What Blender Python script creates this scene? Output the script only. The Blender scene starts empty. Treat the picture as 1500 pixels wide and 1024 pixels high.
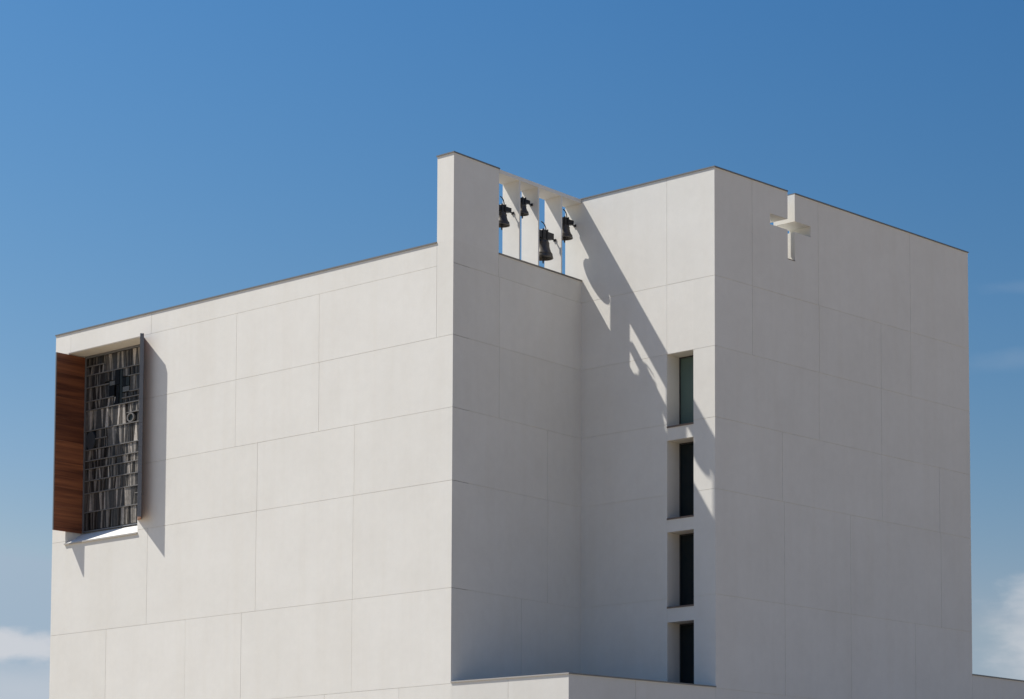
import bpy, bmesh, math, random
from mathutils import Vector, Matrix
random.seed(7)
sc = bpy.context.scene
COL = sc.collection

# ------------------------------------------------------------------ camera
cam_d = bpy.data.cameras.new("camera")
cam = bpy.data.objects.new("camera", cam_d)
COL.objects.link(cam)
sc.camera = cam
YAW, PITCH = -0.7210, 0.0864
EYE = 1.6                                        # eye height above the ground
fw = Vector((math.cos(PITCH)*math.sin(YAW), math.cos(PITCH)*math.cos(YAW), math.sin(PITCH)))
rt = Vector((math.cos(YAW), -math.sin(YAW), 0))
up = rt.cross(fw)
m = Matrix((rt, up, -fw)).transposed().to_4x4()
m.translation = Vector((56.8927, -56.1618, EYE))
cam.matrix_world = m
cam_d.sensor_width = 36.0
cam_d.lens = 3854.94/1500*36.0
cam_d.shift_x = (750-932.79)/1500
cam_d.shift_y = (1026.77-512)/1500
cam_d.clip_start = 0.5
cam_d.clip_end = 20000

# ------------------------------------------------------------------ light
TOSUN = Vector((-1.88, -1.0, 3.0)).normalized()
SUN_EL = math.asin(TOSUN.z)
SUN_AZ = math.atan2(TOSUN.x, TOSUN.y)
sun_d = bpy.data.lights.new("sun", 'SUN')
sun_d.energy = 4.75
sun_d.angle = math.radians(0.53)
sun_d.color = (1.0, 0.955, 0.885)
sun = bpy.data.objects.new("sun", sun_d)
COL.objects.link(sun)
sun.rotation_euler = TOSUN.to_track_quat('Z', 'Y').to_euler()
sun.location = (-40, -30, 60)

sc.view_settings.view_transform = 'Standard'
sc.view_settings.look = 'None'
sc.view_settings.gamma = 1
sc.view_settings.use_curve_mapping = False
sc.view_settings.exposure = 0.40

# ------------------------------------------------------------------ sky
world = bpy.data.worlds.new("World")
sc.world = world
world.use_nodes = True
nt = world.node_tree
N, Lk = nt.nodes, nt.links
bg = N['Background']
bg.inputs[1].default_value = 0.1
sky = N.new('ShaderNodeTexSky')
sky.sky_type = 'NISHITA'
sky.sun_disc = False
sky.sun_elevation = SUN_EL
sky.sun_rotation = SUN_AZ
sky.altitude = 0
sky.air_density = 1.0
sky.dust_density = 0.2
sky.ozone_density = 3.0


def wn(t, **kw):
    n = N.new(t)
    for k, v in kw.items():
        setattr(n, k, v)
    return n


def wmath(op, a, b=None, c=None, clamp=False):
    n = N.new('ShaderNodeMath')
    n.operation = op
    n.use_clamp = clamp
    for i, v in enumerate((a, b, c)):
        if v is None:
            continue
        if isinstance(v, (int, float)):
            n.inputs[i].default_value = v
        else:
            Lk.new(v, n.inputs[i])
    return n.outputs[0]


def wsmooth(v, lo, hi):
    n = N.new('ShaderNodeMapRange')
    n.interpolation_type = 'SMOOTHSTEP'
    Lk.new(v, n.inputs[0])
    n.inputs[1].default_value = lo
    n.inputs[2].default_value = hi
    return n.outputs[0]


tc = wn('ShaderNodeTexCoord')
sep = wn('ShaderNodeSeparateXYZ')
Lk.new(tc.outputs['Generated'], sep.inputs[0])
az = wmath('ARCTAN2', sep.outputs[0], sep.outputs[1])
el = wmath('ARCSINE', sep.outputs[2])
# the deep blue of a polarised clear sky: darkest 90 degrees from the sun, all round the dome
dotn = wn('ShaderNodeVectorMath', operation='DOT_PRODUCT')
Lk.new(tc.outputs['Generated'], dotn.inputs[0])
dotn.inputs[1].default_value = TOSUN
c2 = wmath('MULTIPLY', dotn.outputs['Value'], dotn.outputs['Value'])
pol = wmath('DIVIDE', wmath('SUBTRACT', 1.0, c2), wmath('ADD', 1.0, c2))
pol = wmath('SUBTRACT', 1.0, wmath('MULTIPLY', pol, 0.5))
srgb = wn('ShaderNodeSeparateColor')
Lk.new(sky.outputs[0], srgb.inputs[0])
crgb = wn('ShaderNodeCombineColor')
for i_, (cap, gam, k_) in enumerate(((3.35, 2.4, 0.240), (4.95, 1.42, 0.585), (6.5, 0.85, 1.44))):
    c_ = wmath('POWER', wmath('MINIMUM', srgb.outputs[i_], cap), gam)
    Lk.new(wmath('MULTIPLY', wmath('MULTIPLY', c_, k_), pol), crgb.inputs[i_])
grade = crgb

# cloud noise, stretched along the horizon
comb = wn('ShaderNodeCombineXYZ')
Lk.new(wmath('MULTIPLY', az, 55.0), comb.inputs[0])
Lk.new(wmath('MULTIPLY', el, 120.0), comb.inputs[1])
ns = wn('ShaderNodeTexNoise')
ns.inputs['Scale'].default_value = 1.0
ns.inputs['Detail'].default_value = 6.0
ns.inputs['Roughness'].default_value = 0.55
Lk.new(comb.outputs[0], ns.inputs['Vector'])
noise = wmath('SUBTRACT', ns.outputs['Fac'], 0.5)


def puff(a0, e0, ra, re, soft, amount, wob=1.0):
    """one cloud: an ellipse in azimuth/elevation with a ragged edge"""
    da = wmath('DIVIDE', wmath('SUBTRACT', az, a0), ra)
    de = wmath('DIVIDE', wmath('SUBTRACT', el, e0), re)
    r = wmath('SQRT', wmath('ADD', wmath('MULTIPLY', da, da), wmath('MULTIPLY', de, de)))
    r = wmath('ADD', r, wmath('MULTIPLY', noise, wob))
    n = N.new('ShaderNodeMapRange')
    n.interpolation_type = 'SMOOTHSTEP'
    Lk.new(r, n.inputs[0])
    n.inputs[1].default_value = 1.0
    n.inputs[2].default_value = 1.0-soft
    n.inputs[3].default_value = 0.0
    n.inputs[4].default_value = amount
    return n.outputs[0]


# the low cloud bank that rings the horizon, and the clouds seen beside the church
band = wmath('MULTIPLY', wsmooth(el, 0.125, 0.06), wsmooth(ns.outputs['Fac'], 0.42, 0.68))
band = wmath('MULTIPLY', band, 0.14)
clouds = [band,
          puff(-0.962, 0.1045, 0.040, 0.0085, 0.65, 0.90, 1.1),
          puff(-0.995, 0.1060, 0.030, 0.0110, 0.6, 0.85, 1.2),
          puff(-0.95, 0.087, 0.06, 0.017, 0.9, 0.48, 0.7),
          puff(-0.562, 0.112, 0.034, 0.027, 0.9, 0.52, 1.2),
          puff(-0.563, 0.124, 0.022, 0.014, 0.75, 0.24, 1.0),
          puff(-0.555, 0.100, 0.045, 0.018, 0.8, 0.42, 1.0),
          puff(-0.57, 0.213, 0.035, 0.006, 1.0, 0.08, 1.2),
          puff(-0.56, 0.240, 0.040, 0.004, 1.0, 0.07, 1.2)]
fac = clouds[0]
for c_ in clouds[1:]:
    fac = wmath('SUBTRACT', wmath('ADD', fac, c_), wmath('MULTIPLY', fac, c_))
mix = wn('ShaderNodeMix')
mix.data_type = 'RGBA'
Lk.new(fac, mix.inputs['Factor'])
Lk.new(grade.outputs[0], mix.inputs['A'])
mix.inputs['B'].default_value = (4.7, 4.85, 5.15, 1)
Lk.new(mix.outputs['Result'], bg.inputs[0])

# ------------------------------------------------------------------ materials


def mat(name, base, rough=0.8, spec=0.3, metallic=0.0):
    mt = bpy.data.materials.new(name)
    mt.use_nodes = True
    b = mt.node_tree.nodes['Principled BSDF']
    b.inputs['Base Color'].default_value = (*base, 1)
    b.inputs['Roughness'].default_value = rough
    b.inputs['Specular IOR Level'].default_value = spec
    b.inputs['Metallic'].default_value = metallic
    return mt


def nd(mt, t, **kw):
    n = mt.node_tree.nodes.new(t)
    for k, v in kw.items():
        setattr(n, k, v)
    return n


def noise_node(mt, vec, scale, detail=4, rough=0.55):
    n = nd(mt, 'ShaderNodeTexNoise')
    n.inputs['Scale'].default_value = scale
    n.inputs['Detail'].default_value = detail
    n.inputs['Roughness'].default_value = rough
    mt.node_tree.links.new(vec, n.inputs['Vector'])
    return n.outputs['Fac']


def ramp(mt, fac, stops):
    n = nd(mt, 'ShaderNodeValToRGB')
    mt.node_tree.links.new(fac, n.inputs[0])
    e = n.color_ramp.elements
    while len(e) < len(stops):
        e.new(0.5)
    for q, (p, c) in zip(e, stops):
        q.position = p
        q.color = (*c, 1) if len(c) == 3 else c
    return n.outputs[0]


def mul(mt, a, b, f=1.0):
    n = nd(mt, 'ShaderNodeMix', data_type='RGBA', blend_type='MULTIPLY')
    n.inputs['Factor'].default_value = f
    mt.node_tree.links.new(a, n.inputs['A'])
    mt.node_tree.links.new(b, n.inputs['B'])
    return n.outputs['Result']


def scaled(mt, vec, s):
    n = nd(mt, 'ShaderNodeMapping')
    n.inputs['Scale'].default_value = s
    mt.node_tree.links.new(vec, n.inputs['Vector'])
    return n.outputs[0]


def bump(mt, h, strength, dist):
    n = nd(mt, 'ShaderNodeBump')
    n.inputs['Strength'].default_value = strength
    n.inputs['Distance'].default_value = dist
    mt.node_tree.links.new(h, n.inputs['Height'])
    mt.node_tree.links.new(n.outputs[0], mt.node_tree.nodes['Principled BSDF'].inputs['Normal'])


def concrete(name, base, per_object=0.02):
    mt = mat(name, base, 0.85, 0.25)
    lk = mt.node_tree.links
    p = nd(mt, 'ShaderNodeNewGeometry').outputs['Position']
    g = lambda a: (a, a, a)
    big = ramp(mt, noise_node(mt, p, 0.55, 5, 0.6), [(0.3, (0.948, 0.944, 0.937)), (0.7, g(1.0))])
    mid = ramp(mt, noise_node(mt, p, 3.5, 6, 0.65), [(0.3, g(0.962)), (0.72, g(1.0))])
    streak = ramp(mt, noise_node(mt, scaled(mt, p, (2.2, 2.2, 0.12)), 1.0, 4, 0.6),
                  [(0.34, (0.985, 0.98, 0.972)), (0.55, g(1.0))])
    fine = ramp(mt, noise_node(mt, p, 60, 3, 0.6), [(0.3, g(0.97)), (0.7, g(1.0))])
    oi = nd(mt, 'ShaderNodeObjectInfo')
    rnd = ramp(mt, oi.outputs['Random'], [(0, (1-per_object, 1-per_object, 1-per_object*1.15)), (1, g(1.0))])
    rgb = nd(mt, 'ShaderNodeRGB')
    rgb.outputs[0].default_value = (*base, 1)
    c = rgb.outputs[0]
    for k in (big, mid, streak, fine, rnd):
        c = mul(mt, c, k)
    lk.new(c, mt.node_tree.nodes['Principled BSDF'].inputs['Base Color'])
    h = nd(mt, 'ShaderNodeMath', operation='ADD')
    lk.new(noise_node(mt, p, 1.3, 5, 0.6), h.inputs[0])
    lk.new(noise_node(mt, p, 45, 3, 0.6), h.inputs[1])
    bump(mt, h.outputs[0], 0.35, 0.004)
    return mt


M_WALL = concrete("white_concrete", (0.80, 0.781, 0.724), 0.03)
M_SLAB = concrete("white_precast", (0.80, 0.78, 0.73), 0.02)
M_COPING = mat("coping_metal", (0.20, 0.19, 0.18), 0.45, 0.5, 0.5)
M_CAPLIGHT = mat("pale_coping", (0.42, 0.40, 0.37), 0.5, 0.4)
M_SLATE = mat("slate_metal", (0.17, 0.175, 0.185), 0.5, 0.4, 0.2)
M_FRAME = mat("window_frame_metal", (0.035, 0.035, 0.035), 0.45, 0.4)
M_SILL = mat("sill_metal", (0.17, 0.13, 0.11), 0.5, 0.4, 0.2)
M_IRON = mat("black_iron", (0.018, 0.018, 0.021), 0.5, 0.4)
M_BARS = mat("leading", (0.15, 0.145, 0.14), 0.6, 0.3)
M_BACK = mat("dark_backing", (0.012, 0.012, 0.013), 0.7, 0.2)
M_BLACKGLASS = mat("black_glass", (0.006, 0.007, 0.009), 0.45, 0.1)
M_SMOKE = mat("smoke_glass", (0.022, 0.03, 0.032), 0.45, 0.12)
M_OVAL = mat("oval_glass", (0.045, 0.052, 0.058), 0.4, 0.2)
M_PALEGLASS = mat("pale_glass", (0.11, 0.115, 0.115), 0.45, 0.3)
M_DARKPANE = mat("dark_pane", (0.006, 0.012, 0.015), 0.05, 0.25)
M_LITPANE = mat("lit_interior_pane", (0.085, 0.135, 0.120), 0.08, 0.5)  # colour stands in for the bright interior behind the top window
M_DECK = mat("terrace_bitumen", (0.075, 0.08, 0.088), 0.9, 0.2)
M_GRAVEL = mat("roof_gravel", (0.30, 0.29, 0.27), 0.95, 0.1)


def wood():
    mt = mat("cedar_plank", (0.16, 0.05, 0.025), 0.42, 0.45)
    lk = mt.node_tree.links
    p = nd(mt, 'ShaderNodeNewGeometry').outputs['Position']
    oi = nd(mt, 'ShaderNodeObjectInfo')
    add = nd(mt, 'ShaderNodeVectorMath', operation='ADD')
    sc_ = nd(mt, 'ShaderNodeVectorMath', operation='SCALE')
    sc_.inputs[0].default_value = (31, 17, 53)
    lk.new(oi.outputs['Random'], sc_.inputs['Scale'])
    lk.new(p, add.inputs[0])
    lk.new(sc_.outputs[0], add.inputs[1])
    g1 = noise_node(mt, scaled(mt, add.outputs[0], (0.3, 0.3, 7.5)), 1.0, 6, 0.6)
    c = ramp(mt, g1, [(0.3, (0.085, 0.028, 0.016)), (0.48, (0.23, 0.080, 0.037)), (0.7, (0.40, 0.155, 0.064))])
    r2 = ramp(mt, oi.outputs['Random'], [(0, (0.55, 0.50, 0.50)), (1, (1.0, 1.0, 1.0))])
    c = mul(mt, c, r2)
    lk.new(c, mt.node_tree.nodes['Principled BSDF'].inputs['Base Color'])
    bump(mt, g1, 0.3, 0.003)
    return mt


M_WOOD = wood()


def bronze():
    mt = mat("aged_bronze", (0.05, 0.048, 0.045), 0.40, 0.5, 0.35)
    lk = mt.node_tree.links
    p = nd(mt, 'ShaderNodeNewGeometry').outputs['Position']
    c = ramp(mt, noise_node(mt, scaled(mt, p, (9, 9, 3)), 1.0, 5, 0.6),
             [(0.3, (0.045, 0.042, 0.038)), (0.7, (0.14, 0.122, 0.102))])
    lk.new(c, mt.node_tree.nodes['Principled BSDF'].inputs['Base Color'])
    return mt


M_BRONZE = bronze()


def sliver():
    """glass slivers: each loose piece of a row has its own grey"""
    mt = mat("glass_sliver", (0.2, 0.2, 0.2), 0.45, 0.3)
    lk = mt.node_tree.links
    geo = nd(mt, 'ShaderNodeNewGeometry')
    c = ramp(mt, geo.outputs['Random Per Island'],
             [(0.0, (0.03, 0.030, 0.031)), (0.28, (0.06, 0.058, 0.056)),
              (0.55, (0.16, 0.156, 0.148)), (0.82, (0.31, 0.30, 0.285)), (1.0, (0.52, 0.50, 0.47))])
    v = ramp(mt, noise_node(mt, geo.outputs['Position'], 7.0, 4, 0.6), [(0.3, (0.6, 0.6, 0.6)), (0.7, (1.0, 1.0, 1.0))])
    at = nd(mt, 'ShaderNodeAttribute', attribute_name='tone')
    c = mul(mt, mul(mt, c, v), at.outputs['Color'])
    lk.new(c, mt.node_tree.nodes['Principled BSDF'].inputs['Base Color'])
    return mt


M_SLIVER = sliver()


def ground_mat():
    mt = mat("paving", (0.35, 0.30, 0.22), 0.9, 0.2)
    p = nd(mt, 'ShaderNodeNewGeometry').outputs['Position']
    c = ramp(mt, noise_node(mt, p, 0.15, 6, 0.6), [(0.3, (0.315, 0.245, 0.160)), (0.7, (0.385, 0.305, 0.205))])
    mt.node_tree.links.new(c, mt.node_tree.nodes['Principled BSDF'].inputs['Base Color'])
    return mt


M_GROUND = ground_mat()

# ------------------------------------------------------------------ helpers


def obj(name, bm, mt, parent=None, smooth=False):
    bmesh.ops.recalc_face_normals(bm, faces=bm.faces)
    me = bpy.data.meshes.new(name)
    bm.to_mesh(me)
    bm.free()
    me.materials.append(mt)
    if smooth:
        for p in me.polygons:
            p.use_smooth = True
    o = bpy.data.objects.new(name, me)
    COL.objects.link(o)
    if parent:
        o.parent = parent
    return o


def add_prism(bm, plan, z0, z1):
    """plan: list of (x, y); vertical walls between z0 and z1"""
    lo = [bm.verts.new((x, y, z0)) for x, y in plan]
    hi = [bm.verts.new((x, y, z1)) for x, y in plan]
    n = len(plan)
    bm.faces.new(lo)
    bm.faces.new(hi)
    for i in range(n):
        j = (i+1) % n
        bm.faces.new((lo[i], lo[j], hi[j], hi[i]))


def add_box(bm, x0, x1, y0, y1, z0, z1):
    add_prism(bm, [(x0, y0), (x1, y0), (x1, y1), (x0, y1)], z0, z1)


def prism(name, plan, z0, z1, mt, parent):
    bm = bmesh.new()
    add_prism(bm, plan, z0, z1)
    return obj(name, bm, mt, parent)


def box(name, x0, x1, y0, y1, z0, z1, mt, parent):
    bm = bmesh.new()
    add_box(bm, x0, x1, y0, y1, z0, z1)
    return obj(name, bm, mt, parent)


def empty(name, loc, label, cat, group=None, rz=0):
    o = bpy.data.objects.new(name, None)
    COL.objects.link(o)
    o.location = loc
    o.rotation_euler = (0, 0, rz)
    o.empty_display_size = 0.3
    o['label'] = label
    o['category'] = cat
    if group:
        o['group'] = group
    return o


class Face:
    """a vertical wall plane from p to q (outer side on the right of p->q), with setback plane offsets"""

    def __init__(self, p, q):
        self.p = Vector(p)
        self.q = Vector(q)
        self.d = (self.q-self.p).normalized()
        self.n = Vector((self.d.y, -self.d.x))          # outward
        self.len = (self.q-self.p).length

    def at(self, s, off=0.0):
        return self.p+self.d*s-self.n*off               # off > 0 goes into the wall


def cell_wall(bm, face, off0, off1, ss, zs, holes, mit0=0.0, mit1=0.0):
    """a wall slab between depths off0 and off1 with rectangular holes (s0, s1, z0, z1);
    mit0/mit1 shift the ends of its outer/inner plan line for mitred corners"""
    lo_s, hi_s, lo_z, hi_z = min(ss), max(ss), min(zs), max(zs)
    ss = sorted(set(ss) | {v for h in holes for v in h[:2] if lo_s < v < hi_s})
    zs = sorted(set(zs) | {v for h in holes for v in h[2:] if lo_z < v < hi_z})
    nS, nZ = len(ss)-1, len(zs)-1

    def solid(i, j):
        if not (0 <= i < nS and 0 <= j < nZ):
            return False
        sm, zm = (ss[i]+ss[i+1])/2, (zs[j]+zs[j+1])/2
        return not any(h[0] < sm < h[1] and h[2] < zm < h[3] for h in holes)
    vc = {}

    def v(i, j, k):
        key = (i, j, k)
        if key not in vc:
            s = ss[i]
            if k == 1:
                if i == 0:
                    s += mit0
                if i == nS:
                    s += mit1
            w = face.at(s, off1 if k else off0)
            vc[key] = bm.verts.new((w.x, w.y, zs[j]))
        return vc[key]
    for i in range(nS):
        for j in range(nZ):
            if not solid(i, j):
                continue
            bm.faces.new((v(i, j, 0), v(i+1, j, 0), v(i+1, j+1, 0), v(i, j+1, 0)))
            bm.faces.new((v(i, j, 1), v(i, j+1, 1), v(i+1, j+1, 1), v(i+1, j, 1)))
            if not solid(i-1, j):
                bm.faces.new((v(i, j, 0), v(i, j+1, 0), v(i, j+1, 1), v(i, j, 1)))
            if not solid(i+1, j):
                bm.faces.new((v(i+1, j, 0), v(i+1, j, 1), v(i+1, j+1, 1), v(i+1, j+1, 0)))
            if not solid(i, j-1):
                bm.faces.new((v(i, j, 0), v(i, j, 1), v(i+1, j, 1), v(i+1, j, 0)))
            if not solid(i, j+1):
                bm.faces.new((v(i, j+1, 0), v(i+1, j+1, 0), v(i+1, j+1, 1), v(i, j+1, 1)))


# ------------------------------------------------------------------ ground
bm = bmesh.new()
S = 9000
bm.faces.new([bm.verts.new(c) for c in ((-S, -S, 0), (S, -S, 0), (S, S, 0), (-S, S, 0))])
g = obj("ground", bm, M_GROUND)
g['kind'] = 'structure'

# unseen dark sheet with kerbs, added to cut ground bounce on the tower side
M_DAMPER = mat("damper_surface", (0.165, 0.130, 0.095), 0.9, 0.2)
bm = bmesh.new()
bm.faces.new([bm.verts.new(c) for c in ((7.5, -90, 0.004), (25.0, -90, 0.004), (25.0, 140, 0.004), (7.5, 140, 0.004))])
g = obj("bounce_damper", bm, M_DAMPER)
g['kind'] = 'structure'
bm = bmesh.new()
add_box(bm, 7.3, 7.496, -90, 140, -0.1, 0.12)
g = obj("damper_kerb", bm, M_DAMPER)
g['kind'] = 'structure'
bm = bmesh.new()
add_box(bm, 25.004, 25.2, -90, 140, -0.1, 0.12)
g = obj("damper_kerb", bm, M_DAMPER)
g['kind'] = 'structure'

# ------------------------------------------------------------------ church: main dimensions (metres)
Z = EYE
L = 20.247
PQ = (-0.6285, 6.53)                 # inner corner of the recess
PR = (5.0587, 6.53)                  # tower's near corner
PT = (5.0587, 20.658)                # tower's far corner
PW = (4.5936, 0.319)                 # terrace corner
H = 24.0+Z
HA = 21.258+Z
J1, J2, J3, J4, J5, J6 = (v+Z for v in (20.492, 18.243, 15.978, 13.706, 10.386, 7.44))
HF = 7.50+Z
HG = 8.91+Z
FIN = 0.727                          # thickness of the belfry wall
PAN = 0.012                          # panel thickness
GAP = 0.0055                         # half a joint

church = empty("church", (0, 0, 0),
               "white concrete church with belfry, cut out cross and stained glass window between shutters", "church")

FA = Face((-L, 0), (0, 0))
FB = Face((0, 0), PQ)
FC = Face(PQ, PR)
FE = Face(PR, PT)
FF = Face((0, 0), PW)
FH = Face(PW, PR)
FG = Face(PT, (5.0587, 60.0))


def mitre(f, g):
    """how far the end of face f's inner line moves per metre of depth at its corner with g"""
    # intersection of the two lines offset inwards by 1
    a = f.q-f.n
    b = g.p-g.n
    den = f.d.x*g.d.y-f.d.y*g.d.x
    r = b-a
    return (r.x*g.d.y-r.y*g.d.x)/den


MIT = {}
for nm, (f, g_) in {'AB': (FA, FB), 'BC': (FB, FC), 'CE': (FC, FE), 'FH': (FF, FH)}.items():
    t = mitre(f, g_)
    pt = f.q-f.n+f.d*t
    MIT[nm] = (t, (pt-(g_.p-g_.n)).dot(g_.d))


def panel(face, s0, s1, z0, z1, ends=('g', 'g'), holes=(), top=GAP, bot=GAP):
    """one cladding panel; ends: 'g' joint gap, 0 flush, or a mitre slope"""
    a = s0+(GAP if ends[0] == 'g' else 0)
    b = s1-(GAP if ends[1] == 'g' else 0)
    m0 = 0 if isinstance(ends[0], str) or ends[0] == 0 else ends[0]*PAN
    m1 = 0 if isinstance(ends[1], str) or ends[1] == 0 else ends[1]*PAN
    bm = bmesh.new()
    out = random.uniform(-0.0012, 0.0012)           # panels never sit in perfect plane
    cell_wall(bm, face, out, PAN, [a, b], [z0+bot, z1-top], list(holes), m0, m1)
    return obj("wall_panel", bm, M_WALL, church)


# ---- structural walls behind the cladding
# wall A with the stained glass opening
WU0, WU1, WZ0, WZ1 = -19.482, -15.40, 13.63+Z, 20.47+Z
bm = bmesh.new()
cell_wall(bm, FA, PAN, 0.80, [0.0, L], [0, HA-0.04], [(WU0+L, WU1+L, WZ0, WZ1)], 0, 0.80*MIT['AB'][0]-PAN*MIT['AB'][0]+0)
for v_ in bm.verts:                                   # the outer end follows the mitre
    if abs(v_.co.y-PAN) < 1e-4 and v_.co.x > -0.2:
        v_.co.x += MIT['AB'][0]*PAN
obj("nave_wall", bm, M_WALL, church)
# wall B below the belfry
b_in = [FB.at(0, PAN)+FB.d*MIT['AB'][1]*PAN, FB.at(FB.len, PAN)+FB.d*MIT['BC'][0]*PAN,
        FB.at(FB.len, FIN)+FB.d*MIT['BC'][0]*FIN]
prism("belfry_wall", [FB.at(0.806, PAN), b_in[1], FB.at(FB.len, FIN+0.1)+FB.d*MIT['BC'][0]*(FIN+0.1), Vector((FB.at(0.806, FIN+0.1).x, 0.802))], HF-1.0, HA-0.04, M_WALL, church)
# nave body and roof
bm = bmesh.new()
add_box(bm, -L, -1.45, 0.80, 22.0, 0, HA-0.5)
obj("nave_body", bm, M_WALL, church)
# belfry fin (its cladding follows)
fb = FB.at(2.225, 0)
fbi = FB.at(2.225, PAN)
fin_plan = [(-FIN, 0.0+PAN), (-PAN, PAN), (fbi.x, fbi.y), (fbi.x-FIN+PAN, fbi.y)]
prism("belfry_fin", fin_plan, HA-0.04, H-0.04, M_WALL, church)

# tower: front wall with the four window openings
S_C0 = 0.0
wc0, wc1 = 3.076-PQ[0], 4.178-PQ[0]
WIN = [(15.860, 18.235), (12.910, 15.450), (10.083, 12.512), (7.28, 9.640)]
cwin = [(wc0, wc1, a+Z, b+Z) for a, b in WIN]
bm = bmesh.new()
cell_wall(bm, FC, PAN, 0.85, [-0.73, FC.len-PAN], [0, H-0.04], cwin)
obj("tower_front_wall", bm, M_WALL, church)
# tower: side wall with the cross-shaped opening
CX0, CX1 = 10.265-PR[1], 10.645-PR[1]
AX0, AX1 = 9.345-PR[1], 11.495-PR[1]
CZ0, CZ1, CB = 22.695+Z, 23.055+Z, 21.725+Z
CROSS = [(CX0, CX1, CB, H+1), (AX0, AX1, CZ0, CZ1)]
bm = bmesh.new()
cell_wall(bm, FE, PAN, 0.885, [0.85, FE.len], [0, H-0.04], CROSS)
obj("cross_wall", bm, M_WALL, church)
box("tower_rear_wall", -1.36, PR[0]-0.885, PT[1]-0.4, PT[1], 0, H-0.04, M_WALL, church)
box("tower_far_wall", -1.36, -0.96, 7.38, PT[1]-0.4, 0, H-0.04, M_WALL, church)
box("tower_roof", -0.96, PR[0]-0.885, 7.38, PT[1]-0.4, 0, 20.7+Z, M_GRAVEL, church)
# roof of the nave
box("nave_roof", -L+0.35, -1.45, 0.80, 21.7, HA-0.5, HA-0.35, M_GRAVEL, church)
# terrace in the recess
bm = bmesh.new()
add_prism(bm, [FF.at(0.0, 0.03), FF.at(FF.len, 0.03)+FF.d*MIT['FH'][0]*0.03, FH.at(FH.len-0.001, 0.03), (PR[0]-0.03, PR[1]-0.001),
               (PQ[0]+0.001, PQ[1]-0.001)], 0, HF-0.30)
obj("terrace_deck", bm, M_DECK, church)
bm = bmesh.new()
cell_wall(bm, FF, PAN, 0.30, [0.002, FF.len], [HF-0.30, HF-0.035], [], 0, 0.30*MIT['FH'][0])
for v_ in bm.verts:
    pass
obj("terrace_parapet", bm, M_WALL, church)
bm = bmesh.new()
cell_wall(bm, FH, PAN, 0.28, [0.0, FH.len-0.001], [HF-0.30, HF-0.035], [], 0.28*MIT['FH'][1], 0)
obj("terrace_parapet", bm, M_WALL, church)
# low wing beyond the tower
box("low_wing", -14.0, PT[0]-PAN, PT[1]+0.002, 60.0, 0, HG-0.035, M_WALL, church)

# ---- cladding panels
# A : courses from the top
U = lambda u: u+L
HOLE_A = (WU0+L, WU1+L, WZ0, WZ1)
TOP = HA-0.04


def course(face, z0, z1, xs, e0='g', e1='g', holes=(), top=GAP, bot=GAP):
    for k in range(len(xs)-1):
        a, b = xs[k], xs[k+1]
        hs = []
        for h in holes:
            if h[1] > a and h[0] < b and h[3] > z0 and h[2] < z1:
                hs.append((max(h[0], a-1), min(h[1], b+1), max(h[2], z0-1), min(h[3], z1+1)))
        # a panel wholly inside a hole is left out; partial overlaps are cut by cells
        ends = (e0 if k == 0 else 'g', e1 if k == len(xs)-2 else 'g')
        panel(face, a, b, z0, z1, ends, hs, top, bot)


mAB = MIT['AB'][0]
XA1, XA2 = U(-19.37), U(-14.80)
course(FA, J1, TOP, [0, XA1, XA2, U(-FIN)], 0, 'g', [HOLE_A], 0)
# beside and right of the window
panel(FA, 0, WU0+L, J4, J1, (0, 0))
panel(FA, WU1+L, U(-10.26), J2, J1, (0, 'g'))
panel(FA, WU1+L, U(-10.26), J3, J2, (0, 'g'))
panel(FA, WU1+L, U(-9.12), J4, J3, (0, 'g'))
course(FA, J2, J1, [U(-10.26), U(-6.15), U(-FIN)])
panel(FA, U(-FIN), L, J2, HA-0.04, ('g', mAB), (), 0)
panel(FA, U(-FIN), L, HA-0.04, H-0.04, (0, mAB), (), 0, 0)
course(FA, J3, J2, [U(-10.26), U(-6.13), L], 'g', mAB)
course(FA, J4, J3, [U(-9.12), U(-4.42), L], 'g', mAB)
course(FA, J5, J4, [0, U(-14.83), U(-9.14), U(-4.45), L], 0, mAB, [HOLE_A])
course(FA, J6, J5, [0, U(-17.04), U(-12.72), U(-9.83), U(-4.46), L], 0, mAB)
JL = [4.55+Z, 1.6+Z, 0.0]
course(FA, JL[0], J6, [0, U(-15.9), U(-10.6), U(-5.72), U(-2.29), L], 0, 0)
course(FA, JL[1], JL[0], [0, U(-17.2), U(-13.0), U(-8.1), U(-3.9), L], 0, 0)
course(FA, JL[2], JL[1], [0, U(-15.2), U(-9.9), U(-4.9), L], 0, 0, (), GAP, 0)
# B
mB0, mB1 = MIT['AB'][1], MIT['BC'][0]
course(FB, J1, HA-0.04, [0, 2.225], mB0, 'g', (), 0)
course(FB, HA-0.04, H-0.04, [0, 2.225], mB0, 0, (), 0, 0)
course(FB, J1, HA-0.04, [2.225, FB.len], 'g', mB1, (), 0)
course(FB, J2, J1, [0, 2.28, FB.len], mB0, mB1)
course(FB, J3, J2, [0, 2.28, FB.len], mB0, mB1)
course(FB, J4, J3, [0, 4.77, FB.len], mB0, mB1)
course(FB, J5, J4, [0, 4.80, FB.len], mB0, mB1)
course(FB, HF-0.32, J5, [0, 3.45, FB.len], mB0, mB1)
# fin end and tower return inside the belfry
bm = bmesh.new()
add_prism(bm, [(fb.x, fb.y), (fb.x-FIN, fb.y), (fb.x-FIN, fb.y-0.001), (fbi.x, fbi.y)], HA-0.04, H-0.04)
bm.free()
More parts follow.
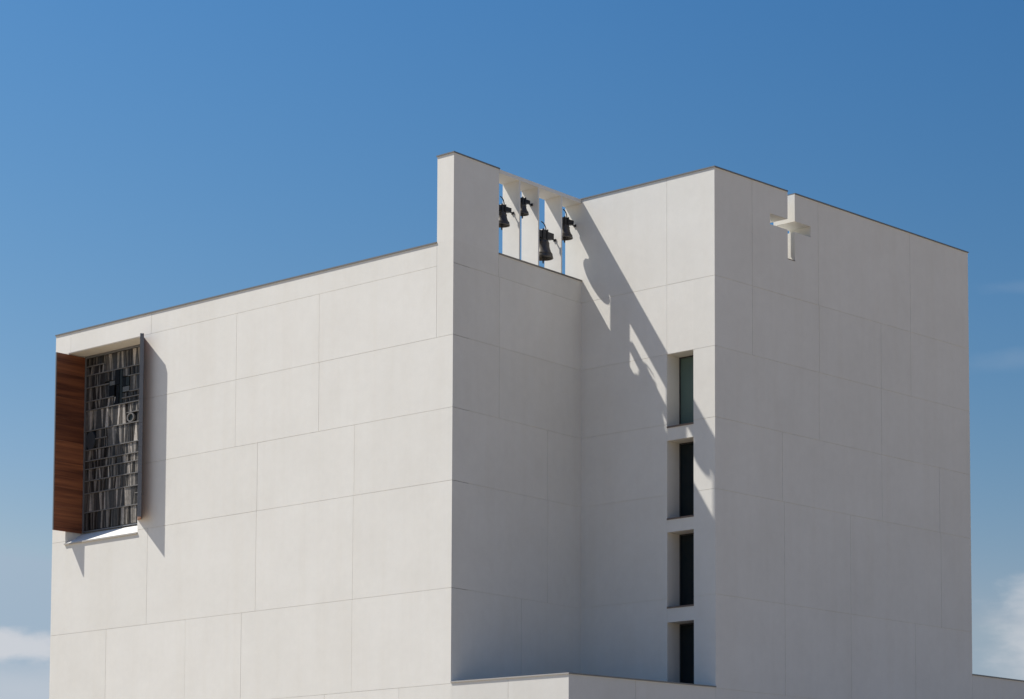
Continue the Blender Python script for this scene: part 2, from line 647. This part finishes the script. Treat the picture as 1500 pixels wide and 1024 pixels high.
# C (front of the tower), split by the window column
mC0, mC1 = MIT['BC'][1], MIT['CE'][0]
cz = [H-0.04, J1, J2, J3, J4, J5, HF-0.32]
for k in range(6):
    z1, z0 = cz[k], cz[k+1]
    top = 0 if k == 0 else GAP
    panel(FC, (-0.73 if z0 > HA-1 else 0), wc0, z0, z1, ((0 if z0 > HA-1 else mC0), 'g'), (), top) if k else None
    if k == 0:
        panel(FC, wc0, FC.len, z0, z1, ('g', mC1), (), top)
        continue
    # the piers between the windows, one piece each
    zt = z1-top
    for h in [h for h in cwin if h[3] > z0+GAP and h[2] < z1-top]+[(0, 0, z0+GAP, z0+GAP)]:
        if zt-h[3] > 0.005:
            panel(FC, wc0, wc1, h[3], zt, (0, 0), (), 0, 0)
        zt = h[2]
    panel(FC, wc1, FC.len, z0, z1, (0, mC1), (), top)
panel(FC, -0.73, 0.0, HA-0.03, H-0.04, (0, 0), (), 0, 0)
panel(FC, 0.0, wc0, J1, H-0.04, (mC0, 'g'), (), 0)
# E (side of the tower)
mE0 = MIT['CE'][1]
V = lambda v: v-PR[1]
E_END = FE.len
e_courses = [(J1, H-0.04, [8.42, 11.90, 17.11]), (J2, J1, [8.42, 11.93, 15.38, 17.11]), (J3, J2, [11.90, 15.37]),
             (J4, J3, [9.93, 15.37, 18.76]), (J5, J4, [10.02, 13.57, 18.81]), (J6, J5, [10.03, 13.57, 17.23]),
             (JL[0], J6, [11.2, 15.2]), (JL[1], JL[0], [9.4, 13.1, 17.6]), (0, JL[1], [11.0, 15.7])]
for z0, z1, xs in e_courses:
    tower = z1 > HG
    course(FE, z0, z1, [0]+[V(x) for x in xs]+[E_END], mE0 if z0 > J6-0.1 else 0, 0,
           [h for h in CROSS if z1 > J1+0.1], 0 if z1 > H-0.1 else GAP, GAP if z0 > 0 else 0)
# low wing
s = 0.0
for z0, z1, w in ((J6, HG-0.04, 4.6), (JL[0], J6, 5.2), (JL[1], JL[0], 4.4), (0, JL[1], 5.0)):
    n = int(FG.len/w)
    course(FG, z0, z1, [FG.len*i/n for i in range(n+1)], 'g', 0, (), 0 if z1 == HG-0.04 else GAP, GAP if z0 else 0)
# terrace faces
mF1, mF0 = MIT['FH']
z_t = HF-0.035
course(FF, JL[0], z_t, [0, 2.28, FF.len], 0, mF1, (), 0)
course(FF, JL[1], JL[0], [0, 1.6, FF.len], 0, mF1)
course(FF, 0, JL[1], [0, 2.6, FF.len], 0, mF1, (), GAP, 0)
course(FH, JL[0], z_t, [0, 2.75, FH.len], mF0, 'g', (), 0)
course(FH, JL[1], JL[0], [0, 3.6, FH.len], mF0, 'g')
course(FH, 0, JL[1], [0, 2.4, FH.len], mF0, 'g', (), GAP, 0)

# ---- copings: thin folded metal along every parapet, 2.5 cm proud
OV = 0.028


def strip(face, s0, s1, z0, z1, off0, off1, mt, name="coping", m0=(0, 0), m1=(0, 0)):
    bm = bmesh.new()
    pl = [face.at(s0+m0[0]*off0, off0), face.at(s1+m1[0]*off0, off0), face.at(s1+m1[0]*off1, off1), face.at(s0+m0[0]*off1, off1)]
    add_prism(bm, pl, z0, z1)
    return obj(name, bm, mt, church)


strip(FA, -OV, L-FIN-0.001, HA-0.04, HA+0.005, -OV, 0.45, M_COPING)
strip(FB, 2.235, FB.len-0.002, HA-0.04, HA+0.005, -OV, FIN+0.1, M_COPING)
bm = bmesh.new()
fo = FB.at(2.245, -OV)
add_prism(bm, [(-FIN-OV, -OV), (OV, -OV), (fo.x, fo.y), (fo.x-FIN-2*OV, fo.y)], H-0.04, H)
obj("coping", bm, M_COPING, church)
strip(FC, -0.72, FC.len, H-0.04, H, -OV, 0.45, M_COPING, m1=(mC1, 0))
strip(FE, 0, CX0, H-0.04, H, -OV, 0.90, M_COPING, m0=(mE0, 0))
strip(FE, CX1, FE.len+OV, H-0.04, H, -OV, 0.90, M_COPING)
strip(FF, 0.004, FF.len, HF-0.035, HF+0.005, -0.030, 0.32, M_CAPLIGHT, m1=(mF1, 0))
strip(FH, 0, FH.len-0.001, HF-0.035, HF+0.005, -0.030, 0.32, M_COPING, m0=(mF0, 0))
strip(FG, 0.003, FG.len, HG-0.04, HG+0.005, -OV, 0.4, M_COPING)
# ragged black waterproofing lap in the slot of the cross
box("cross_sill", PR[0]-0.87, PR[0]+0.012, PR[1]+CX0+0.004, PR[1]+CX1-0.004, CB+0.002, CB+0.022, M_SILL, church)

# ---- belfry: three upright slabs under a thin plate
BEAM0, BEAM1 = 23.845+Z, 23.965+Z
fr = lambda v: PQ[0]*v/PQ[1]
slabs = [(3.256, 3.316), (4.231, 4.291), (5.446, 5.506)]
for a, b in slabs:
    ua, ub = fr(a)-0.012, fr(b)-0.012
    prism("belfry_slab", [(ua, a), (ub, b), (ub-0.74, b), (ua-0.74, a)], HA+0.006, BEAM0-0.001, M_SLAB, church)
v0, v1 = 2.231, PQ[1]-0.004
prism("belfry_beam", [(fr(v0)-0.006, v0), (fr(v1)-0.006, v1), (fr(v1)-0.75, v1), (fr(v0)-0.75, v0)], BEAM0, BEAM1, M_SLAB, church)

# ---- tower windows
wu0, wu1 = 3.076, 4.178
yv = PQ[1]
for i, (a, b) in enumerate(WIN):
    a += Z
    b += Z
    w = bpy.data.objects.new("window", None)
    COL.objects.link(w)
    w.parent = church
    if i == 0:
        w['label'] = "topmost tower window, its bright interior painted into the pane as pale green"
    gy = yv+0.60
    f = 0.045
    bm = bmesh.new()
    add_box(bm, wu0+0.002, wu0+f, gy, gy+0.06, a+0.05, b-0.002)
    add_box(bm, wu1-f, wu1-0.002, gy, gy+0.06, a+0.05, b-0.002)
    add_box(bm, wu0+f, wu1-f, gy+0.002, gy+0.058, a+0.05, a+0.05+f)
    add_box(bm, wu0+f, wu1-f, gy+0.002, gy+0.058, b-f, b-0.004)
    obj("window_frame", bm, M_FRAME, w)
    box("window_pane", wu0+f, wu1-f, gy+0.025, gy+0.045, a+0.05+f, b-f, M_LITPANE if i == 0 else M_DARKPANE, w)
    box("sill", wu0+0.002, wu1-0.002, yv-0.022, gy+0.1, a+0.002, a+0.05, M_SILL, w)

# ---- stained glass window in the nave wall
sg = bpy.data.objects.new("stained_glass_window", None)
COL.objects.link(sg)
sg.parent = church
sg['label'] = "stained glass window of grey slivers in rows with a small black cross"
GY = 0.72
GZ0, GZ1 = 14.085+Z, 20.455+Z
GU0, GU1 = WU0+0.062, WU1-0.004
box("backing", GU0, GU1, GY+0.05, GY+0.08, GZ0, GZ1, M_BACK, sg)
bm = bmesh.new()
add_box(bm, GU0, GU0+0.05, GY-0.04, GY+0.05, GZ0, GZ1)
add_box(bm, GU1-0.05, GU1, GY-0.04, GY+0.05, GZ0, GZ1)
add_box(bm, GU0+0.05, GU1-0.05, GY-0.038, GY+0.048, GZ1-0.07, GZ1)
add_box(bm, GU0+0.05, GU1-0.05, GY-0.038, GY+0.048, GZ0, GZ0+0.04)
obj("window_frame", bm, M_SLATE, sg)
# the splayed white sill below it
bm = bmesh.new()
pr = [(0.0, 13.63+Z), (GY+0.08, 14.082+Z), (GY+0.08, 13.5+Z), (0.0, 13.5+Z)]
x0, x1 = WU0+0.002, WU1-0.002
z_lo = WZ0
lo = [bm.verts.new(c) for c in ((x0, 0.0, z_lo+0.001), (x0, GY+0.08, z_lo+0.452), (x0, GY+0.08, z_lo+0.001))]
hi = [bm.verts.new(c) for c in ((x1, 0.0, z_lo+0.001), (x1, GY+0.08, z_lo+0.452), (x1, GY+0.08, z_lo+0.001))]
bm.faces.new(lo)
bm.faces.new(hi)
for i in range(3):
    j = (i+1) % 3
    bm.faces.new((lo[i], lo[j], hi[j], hi[i]))
obj("sill", bm, M_SLAB, church)
box("sill_drip", WU0-0.02, WU1+0.02, -0.05, -0.004, WZ0-0.055, WZ0-0.005, M_CAPLIGHT, church)

bars_full = [19.75, 18.47, 17.73, 17.04, 16.64, 16.35, 15.92, 15.47, 14.79]
bars_part = [(-19.4, -18.30, 20.07), (-16.95, -15.4, 19.43), (-19.4, -18.03, 19.30), (-16.87, -15.4, 18.87), (-19.4, -17.75, 18.80),
             (-17.27, -15.4, 18.67), (-16.98, -15.4, 18.11), (-18.75, -18.1, 17.40), (-16.45, -15.4, 15.20)]


def bar(u0, u1, z):
    box("glazing_bar", max(u0, GU0+0.052), min(u1, GU1-0.052), GY-0.045, GY+0.012, z+Z-0.016, z+Z+0.016, M_BARS, sg)


for z in bars_full:
    bar(GU0, GU1, z)
for a, b, z in bars_part:
    bar(a, b, z)


def slivers(u0, u1, z0, z1, wmin, wmax, tilt, tone):
    bm = bmesh.new()
    lay = bm.loops.layers.float_color.new("tone")
    u0 = max(u0, GU0+0.055)
    u1 = min(u1, GU1-0.055)
    z0 += Z+0.022
    z1 += Z-0.022
    u = u0
    kt = 0.0
    while u < u1-0.02:
        w = random.uniform(wmin, wmax)*0.78
        if u+w > u1-0.02:
            w = u1-u
        kn = random.uniform(-1, 1)*min(tilt, 0.42*w) if u+w < u1-0.01 else 0.0
        lead = random.choice((0.005, 0.008, 0.013))
        lb, lt = u+kt+lead, u-kt+lead
        rb, rt_ = u+w+kn-lead, u+w-kn-lead
        if rb-lb > 0.004 and rt_-lt > 0.004:
            d0, d1 = GY-random.uniform(0.0, 0.022), GY-random.uniform(0.0, 0.022)
            P = [(lb, d0, z0), (rb, d1, z0), (rt_, d1, z1), (lt, d0, z1)]
            f = [bm.verts.new(c) for c in P]
            k = [bm.verts.new((c[0], GY+0.045, c[2])) for c in P]
            fs = [bm.faces.new(f), bm.faces.new(k)]
            for i in range(4):
                j = (i+1) % 4
                fs.append(bm.faces.new((f[i], f[j], k[j], k[i])))
            t = tone(u)
            for q in fs:
                for lp in q.loops:
                    lp[lay] = (t*1.06, t, t*0.93, 1)
        u += w
        kt = kn
    o = obj("glass_row", bm, M_SLIVER, sg)
    o['kind'] = 'stuff'
    return o


c1 = lambda t: (lambda u: t)
rows = [(-19.5, -18.30, 20.07, 20.39, .05, .12, .02, c1(.45)), (-19.5, -18.30, 19.75, 20.07, .06, .16, .04, c1(.8)),
        (-18.30, -15.3, 19.75, 20.39, .10, .20, .06, c1(1.15)),
        (-19.5, -18.30, 19.30, 19.75, .07, .14, .03, c1(.6)), (-18.30, -17.58, 19.38, 19.75, .06, .12, .02, c1(.55)),
        (-17.25, -16.95, 19.43, 19.75, .07, .14, .02, c1(.9)), (-16.95, -15.3, 19.43, 19.75, .05, .10, .01, c1(.4)),
        (-16.87, -15.3, 18.87, 19.43, .09, .16, .03, c1(.8)), (-19.5, -18.04, 18.80, 19.30, .08, .15, .04, c1(.75)),
        (-19.5, -17.66, 18.47, 18.80, .07, .15, .04, c1(.8)), (-17.27, -15.3, 18.67, 18.87, .05, .1, .01, c1(.4)),
        (-17.27, -15.3, 18.47, 18.67, .05, .1, .01, c1(.45)),
        (-19.5, -16.98, 17.73, 18.47, .10, .22, .05, c1(1.5)), (-16.98, -15.3, 18.11, 18.47, .07, .14, .06, c1(1.0)),
        (-16.45, -15.3, 17.73, 18.11, .06, .12, .02, c1(.8)),
        (-18.75, -18.05, 17.40, 17.73, .06, .14, .02, c1(.75)), (-18.75, -18.05, 17.04, 17.40, .06, .12, .02, c1(.6)),
        (-18.05, -15.3, 17.04, 17.73, .09, .18, .05, c1(1.1)),
        (-19.5, -15.3, 16.64, 17.04, .07, .16, .04, lambda u: .8 if u < -18.3 else (.35 if u < -17.4 else .9)),
        (-19.5, -15.3, 16.35, 16.64, .06, .14, .02, lambda u: .45 if u < -17.3 else .8),
        (-19.5, -15.3, 15.92, 16.35, .07, .16, .04, lambda u: 1.0 if u < -18 else (.4 if u < -17.2 else .8)),
        (-19.5, -15.3, 15.47, 15.92, .08, .17, .04, lambda u: .8),
        (-19.5, -16.45, 14.79, 15.47, .11, .22, .06, lambda u: 1.3 if u < -17.6 else .9),
        (-16.45, -15.3, 15.20, 15.47, .06, .12, .01, c1(.5)), (-16.45, -15.3, 14.79, 15.20, .08, .14, .02, c1(.8)),
        (-19.5, -15.3, 14.13, 14.79, .06, .15, .02, lambda u: .5 if u < -17.3 else .75)]
for r in rows:
    slivers(*r)
# the small cross and the dark panes round it
for (a, b, z0, z1, mt, dy) in [(-17.70, -17.44, 19.20, 19.74, M_BLACKGLASS, .03), (-17.42, -17.28, 18.50, 19.74, M_SMOKE, .02),
                               (-17.60, -17.44, 18.86, 19.18, M_BLACKGLASS, .035), (-18.02, -17.72, 19.22, 19.37, M_PALEGLASS, .01),
                               (-18.02, -17.72, 18.83, 19.20, M_BLACKGLASS, .03), (-17.25, -17.10, 19.09, 19.40, M_BLACKGLASS, .03),
                               (-17.09, -16.90, 19.09, 19.40, M_SMOKE, .02), (-17.25, -16.90, 18.89, 19.07, M_PALEGLASS, .02)]:
    box("glass_pane", a, b, GY-dy, GY+0.045, z0+Z, z1+Z, mt, sg)
bm = bmesh.new()
pl = [(-17.74, 18.49), (-17.46, 18.49), (-17.46, 18.85), (-17.58, 18.85)]
f = [bm.verts.new((x, GY-0.035, z+Z)) for x, z in pl]
k = [bm.verts.new((x, GY+0.045, z+Z)) for x, z in pl]
bm.faces.new(f)
bm.faces.new(k)
for i in range(4):
    bm.faces.new((f[i], f[(i+1) % 4], k[(i+1) % 4], k[i]))
obj("glass_pane", bm, M_BLACKGLASS, sg)


def disc(name, uc, zc, ru, rz, y0, y1, mt, n=20, hole=0.0):
    bm = bmesh.new()
    rings = []
    for y in (y0, y1):
        rings.append([bm.verts.new((uc+ru*math.cos(2*math.pi*i/n), y, zc+Z+rz*math.sin(2*math.pi*i/n))) for i in range(n)])
        if hole:
            rings.append([bm.verts.new((uc+ru*hole*math.cos(2*math.pi*i/n), y, zc+Z+rz*hole*math.sin(2*math.pi*i/n))) for i in range(n)])
    if hole:
        o0, i0, o1, i1 = rings
        for i in range(n):
            j = (i+1) % n
            bm.faces.new((o0[i], o0[j], i0[j], i0[i]))
            bm.faces.new((o1[i], i1[i], i1[j], o1[j]))
            bm.faces.new((o0[i], o1[i], o1[j], o0[j]))
            bm.faces.new((i0[i], i0[j], i1[j], i1[i]))
    else:
        bm.faces.new(rings[0])
        bm.faces.new(rings[1])
        for i in range(n):
            j = (i+1) % n
            bm.faces.new((rings[0][i], rings[0][j], rings[1][j], rings[1][i]))
    return obj(name, bm, mt, sg)


disc("glass_roundel", -19.04, 17.38, .25, .34, GY-0.03, GY+0.045, M_OVAL)
disc("glass_ring", -16.76, 17.92, .20, .17, GY-0.05, GY+0.03, M_BARS, hole=.72)
disc("glass_roundel", -16.76, 17.92, .135, .115, GY-0.01, GY+0.045, M_SMOKE)

# ---- the two folding shutters, wood inside, slate metal along the free edge
SZ0, SZ1 = 14.05+Z, 20.43+Z


def shutter(label, tip, tail, th, edges, planks, capm, flush=None):
    """a plate in plan from tip to tail, th thick, built of stacked planks behind a metal edge"""
    sh = bpy.data.objects.new("shutter", None)
    COL.objects.link(sh)
    sh.parent = church
    sh['label'] = label
    tip, tail = Vector(tip), Vector(tail)
    d = (tail-tip).normalized()
    n = Vector((d.y, -d.x))*th/2
    e = 0.022
    ta, tb = tail-n, tail+n
    if flush is not None:                                # cut off along the wall
        ta, tb = ta+d*((flush-ta.y)/d.y), tb+d*((flush-tb.y)/d.y)
    zz = SZ0
    hs = [(SZ1-SZ0)*w/sum(planks) for w in planks]
    for h in hs:
        q = d.yx*random.uniform(-0.006, 0.006)             # boards stand a little proud of each other
        q = Vector((q.x, -q.y))
        prism("plank", [tip+d*e-n+q, ta+q, tb, tip+d*e+n], zz+0.0025, zz+h-0.0025, M_WOOD, sh)
        zz += h
    zz = SZ0
    hs = [(SZ1-SZ0)*w/sum(edges) for w in edges]
    n2 = n*1.06
    for h in hs:
        prism("metal_edge", [tip-n2, tip+d*(e-0.001)-n2, tip+d*(e-0.001)+n2, tip+n2], zz+0.004, zz+h-0.004, capm, sh)
        zz += h
    return sh


shutter("left shutter of dark red wooden planks", (-19.448, -0.572), (-19.448, 0.672), 0.05, [1.5, 2, 2, 1.2], [0.9, 0.75, 0.95, 0.8, 0.85, 0.8, 0.9, 0.75], M_SLATE)
shutter("right shutter seen edge on with slate metal edge", (-14.752, -0.432), (-15.209, -0.071), 0.125, [2.1, 1.2, 1.15, 1.15, 1.1, 2.0], [0.9, 0.75, 0.95, 0.8, 0.85, 0.8, 0.9, 0.75], M_SLATE, -0.006)

# ------------------------------------------------------------------ bells
PROFILE = [(1.00, 0.00), (0.995, 0.04), (0.955, 0.12), (0.88, 0.23), (0.78, 0.35), (0.69, 0.48), (0.63, 0.62), (0.595, 0.76),
           (0.57, 0.87), (0.50, 0.95), (0.33, 0.99), (0.0, 1.0)]


def lathe(bm, prof, n=32):
    rings = []
    for r, z in prof:
        if r < 1e-6:
            rings.append([bm.verts.new((0, 0, z))])
        else:
            rings.append([bm.verts.new((r*math.cos(2*math.pi*i/n), r*math.sin(2*math.pi*i/n), z)) for i in range(n)])
    for a, b in zip(rings, rings[1:]):
        for i in range(n):
            j = (i+1) % n
            if len(b) == 1:
                bm.faces.new((a[i], a[j], b[0]))
            elif len(a) == 1:
                bm.faces.new((a[0], b[j], b[i]))
            else:
                bm.faces.new((a[i], a[j], b[j], b[i]))


def tube(bm, pts, r, n=8):
    pts = [Vector(p) for p in pts]
    rings = []
    for i, p in enumerate(pts):
        t = (pts[min(i+1, len(pts)-1)]-pts[max(i-1, 0)]).normalized()
        a = t.orthogonal().normalized() if i == 0 else (rings_a - t*rings_a.dot(t)).normalized()
        rings_a = a
        b = t.cross(a)
        rings.append([bm.verts.new(p+a*r*math.cos(2*math.pi*k/n)+b*r*math.sin(2*math.pi*k/n)) for k in range(n)])
    for x, y in zip(rings, rings[1:]):
        for k in range(n):
            bm.faces.new((x[k], x[(k+1) % n], y[(k+1) % n], y[k]))
    bm.faces.new(rings[0])
    bm.faces.new(rings[-1])


def make_bell(loc, R, Hb, half0, half1, label, lever):
    """loc = centre of the lip; the headstock runs along +-Y to the slabs on both sides"""
    root = empty("church_bell", loc, label, "bell", "bells in the openings of the belfry")
    t = 0.93
    prof = [(r*R, z*Hb) for r, z in PROFILE]
    inner = [(max(r*R*t-0.012, 0), z*Hb*0.94+0.0) for r, z in PROFILE[::-1]]
    bm = bmesh.new()
    n = 32
    full = prof+inner
    full = [q for q in full]
    # outer skin up to the crown, inner skin down again, joined at the lip
    rings_prof = prof
    lathe(bm, inner[::-1]+[])
    lathe(bm, prof)
    lip_o = [v for v in bm.verts if abs(v.co.z) < 1e-6 and abs(v.co.xy.length-R) < 1e-4]
    lip_i = [v for v in bm.verts if abs(v.co.z) < 1e-6 and abs(v.co.xy.length-inner[-1][0]) < 1e-4]
    key = lambda v: math.atan2(v.co.y, v.co.x)
    lip_o.sort(key=key)
    lip_i.sort(key=key)
    for i in range(len(lip_o)):
        j = (i+1) % len(lip_o)
        bm.faces.new((lip_o[i], lip_o[j], lip_i[j], lip_i[i]))
    obj("bell_body", bm, M_BRONZE, root, True)
    # raised rings on the bell
    bm = bmesh.new()
    for z, r in ((0.20, 0.90), (0.235, 0.875), (0.80, 0.588)):
        rr, zz, w = r*R+0.006, z*Hb, 0.012
        k = 32
        sec = [(rr-0.03, zz-w), (rr+0.004, zz-w*0.6), (rr+0.004, zz+w*0.6), (rr-0.03, zz+w)]
        rg = [[bm.verts.new((a*math.cos(2*math.pi*i/k), a*math.sin(2*math.pi*i/k), b)) for i in range(k)] for a, b in sec]
        for q in range(4):
            A, B = rg[q], rg[(q+1) % 4]
            for i in range(k):
                j = (i+1) % k
                bm.faces.new((A[i], A[j], B[j], B[i]))
    obj("moulding", bm, M_BRONZE, root, True)
    hz = Hb+0.035
    hh = 0.47*Hb
    hw = 0.36*R+0.06
    bm = bmesh.new()
    # headstock: deep in the middle, stepped down to the ends
    sec = [(-half0+0.15, 0.80), (-0.46*R, 0.84), (-0.38*R, 1.0), (0.38*R, 1.0), (0.46*R, 0.84), (half1-0.15, 0.80)]
    top = [(y, hz+hh*k) for y, k in sec]
    bot = [(y, hz+hh*(0.0 if 0.9*R > abs(y) else 0.14)) for y, k in sec]
    ring = []
    for x in (-hw/2, hw/2):
        ring.append([bm.verts.new((x, y, z)) for y, z in top]+[bm.verts.new((x, y, z)) for y, z in reversed(bot)])
    bm.faces.new(ring[0])
    bm.faces.new(ring[1])
    m_ = len(ring[0])
    for i in range(m_):
        j = (i+1) % m_
        bm.faces.new((ring[0][i], ring[0][j], ring[1][j], ring[1][i]))
    hs = obj("headstock", bm, M_IRON, root)
    for y in (-0.30*R, 0.30*R):
        for s_ in (-1, 1):
            x = s_*(hw/2+0.012)
            box("strap", x-0.011, x+0.011, y-0.025, y+0.025, Hb-0.03, hz+hh+0.02, M_IRON, hs)
    # bearings on the slab faces
    for y0, y1 in ((-half0+0.002, -half0+0.15), (half1-0.15, half1-0.002)):
        bm = bmesh.new()
        zc = hz+hh*0.22
        tube(bm, [(0, y0, zc), (0, y1, zc)], 0.022, 10)
        obj("axle", bm, M_IRON, hs)
        bm = bmesh.new()
        yy = y1 if y1 > 0 else y0
        a, b = (yy-0.03, yy) if y1 > 0 else (yy, yy+0.03)
        add_box(bm, -0.05, 0.05, a, b, zc-0.045, zc+0.035)
        obj("bearing", bm, M_IRON, root)
    # neck between bell and headstock
    bm = bmesh.new()
    add_box(bm, -0.25*R, 0.25*R, -0.33*R, 0.33*R, Hb*0.97, hz+0.002)
    obj("crown", bm, M_BRONZE, root)
    # clapper
    bm = bmesh.new()
    lathe(bm, [(0.0, -0.13*Hb-0.085), (0.022, -0.13*Hb-0.083), (0.03, -0.12*Hb), (0.028, -0.04*Hb), (0.05, 0.05*Hb), (0.05, 0.1*Hb),
               (0.016, 0.16*Hb), (0.014, 0.9*Hb), (0.0, 0.9*Hb)], 12)
    obj("clapper", bm, M_IRON, root, True)
    # curved swing lever on top
    if lever:
        bm = bmesh.new()
        z0 = hz+hh
        pts = [(0.02, 0.33*R, z0-0.04), (0.02, 0.30*R, z0+0.08), (0.02, 0.16*R, z0+0.17), (0.02, -0.05*R, z0+0.23), (0.02, -0.35*R, z0+0.26)]
        tube(bm, pts, 0.017)
        obj("lever", bm, M_IRON, root, True)
    return root


bells = [(2.744, 22.315, 0.262, 0.43, 2.225, 3.256, "bronze bell nearest the solid fin, half hidden behind its edge", True),
         (3.79, 22.91, 0.213, 0.342, 3.316, 4.231, "smallest bronze bell, hung highest, in the second opening from the solid fin", False),
         (4.883, 21.70, 0.333, 0.615, 4.291, 5.446, "largest bronze bell, hung lowest of the four in the belfry", True),
         (6.02, 22.61, 0.278, 0.446, 5.506, 6.53, "bronze bell in the opening beside the tower wall", True)]
for v, z, R, Hb, a, b, lab, lev in bells:
    make_bell((fr(v)-0.335, v, z+Z), R, Hb, v-a, b-v, lab, lev)
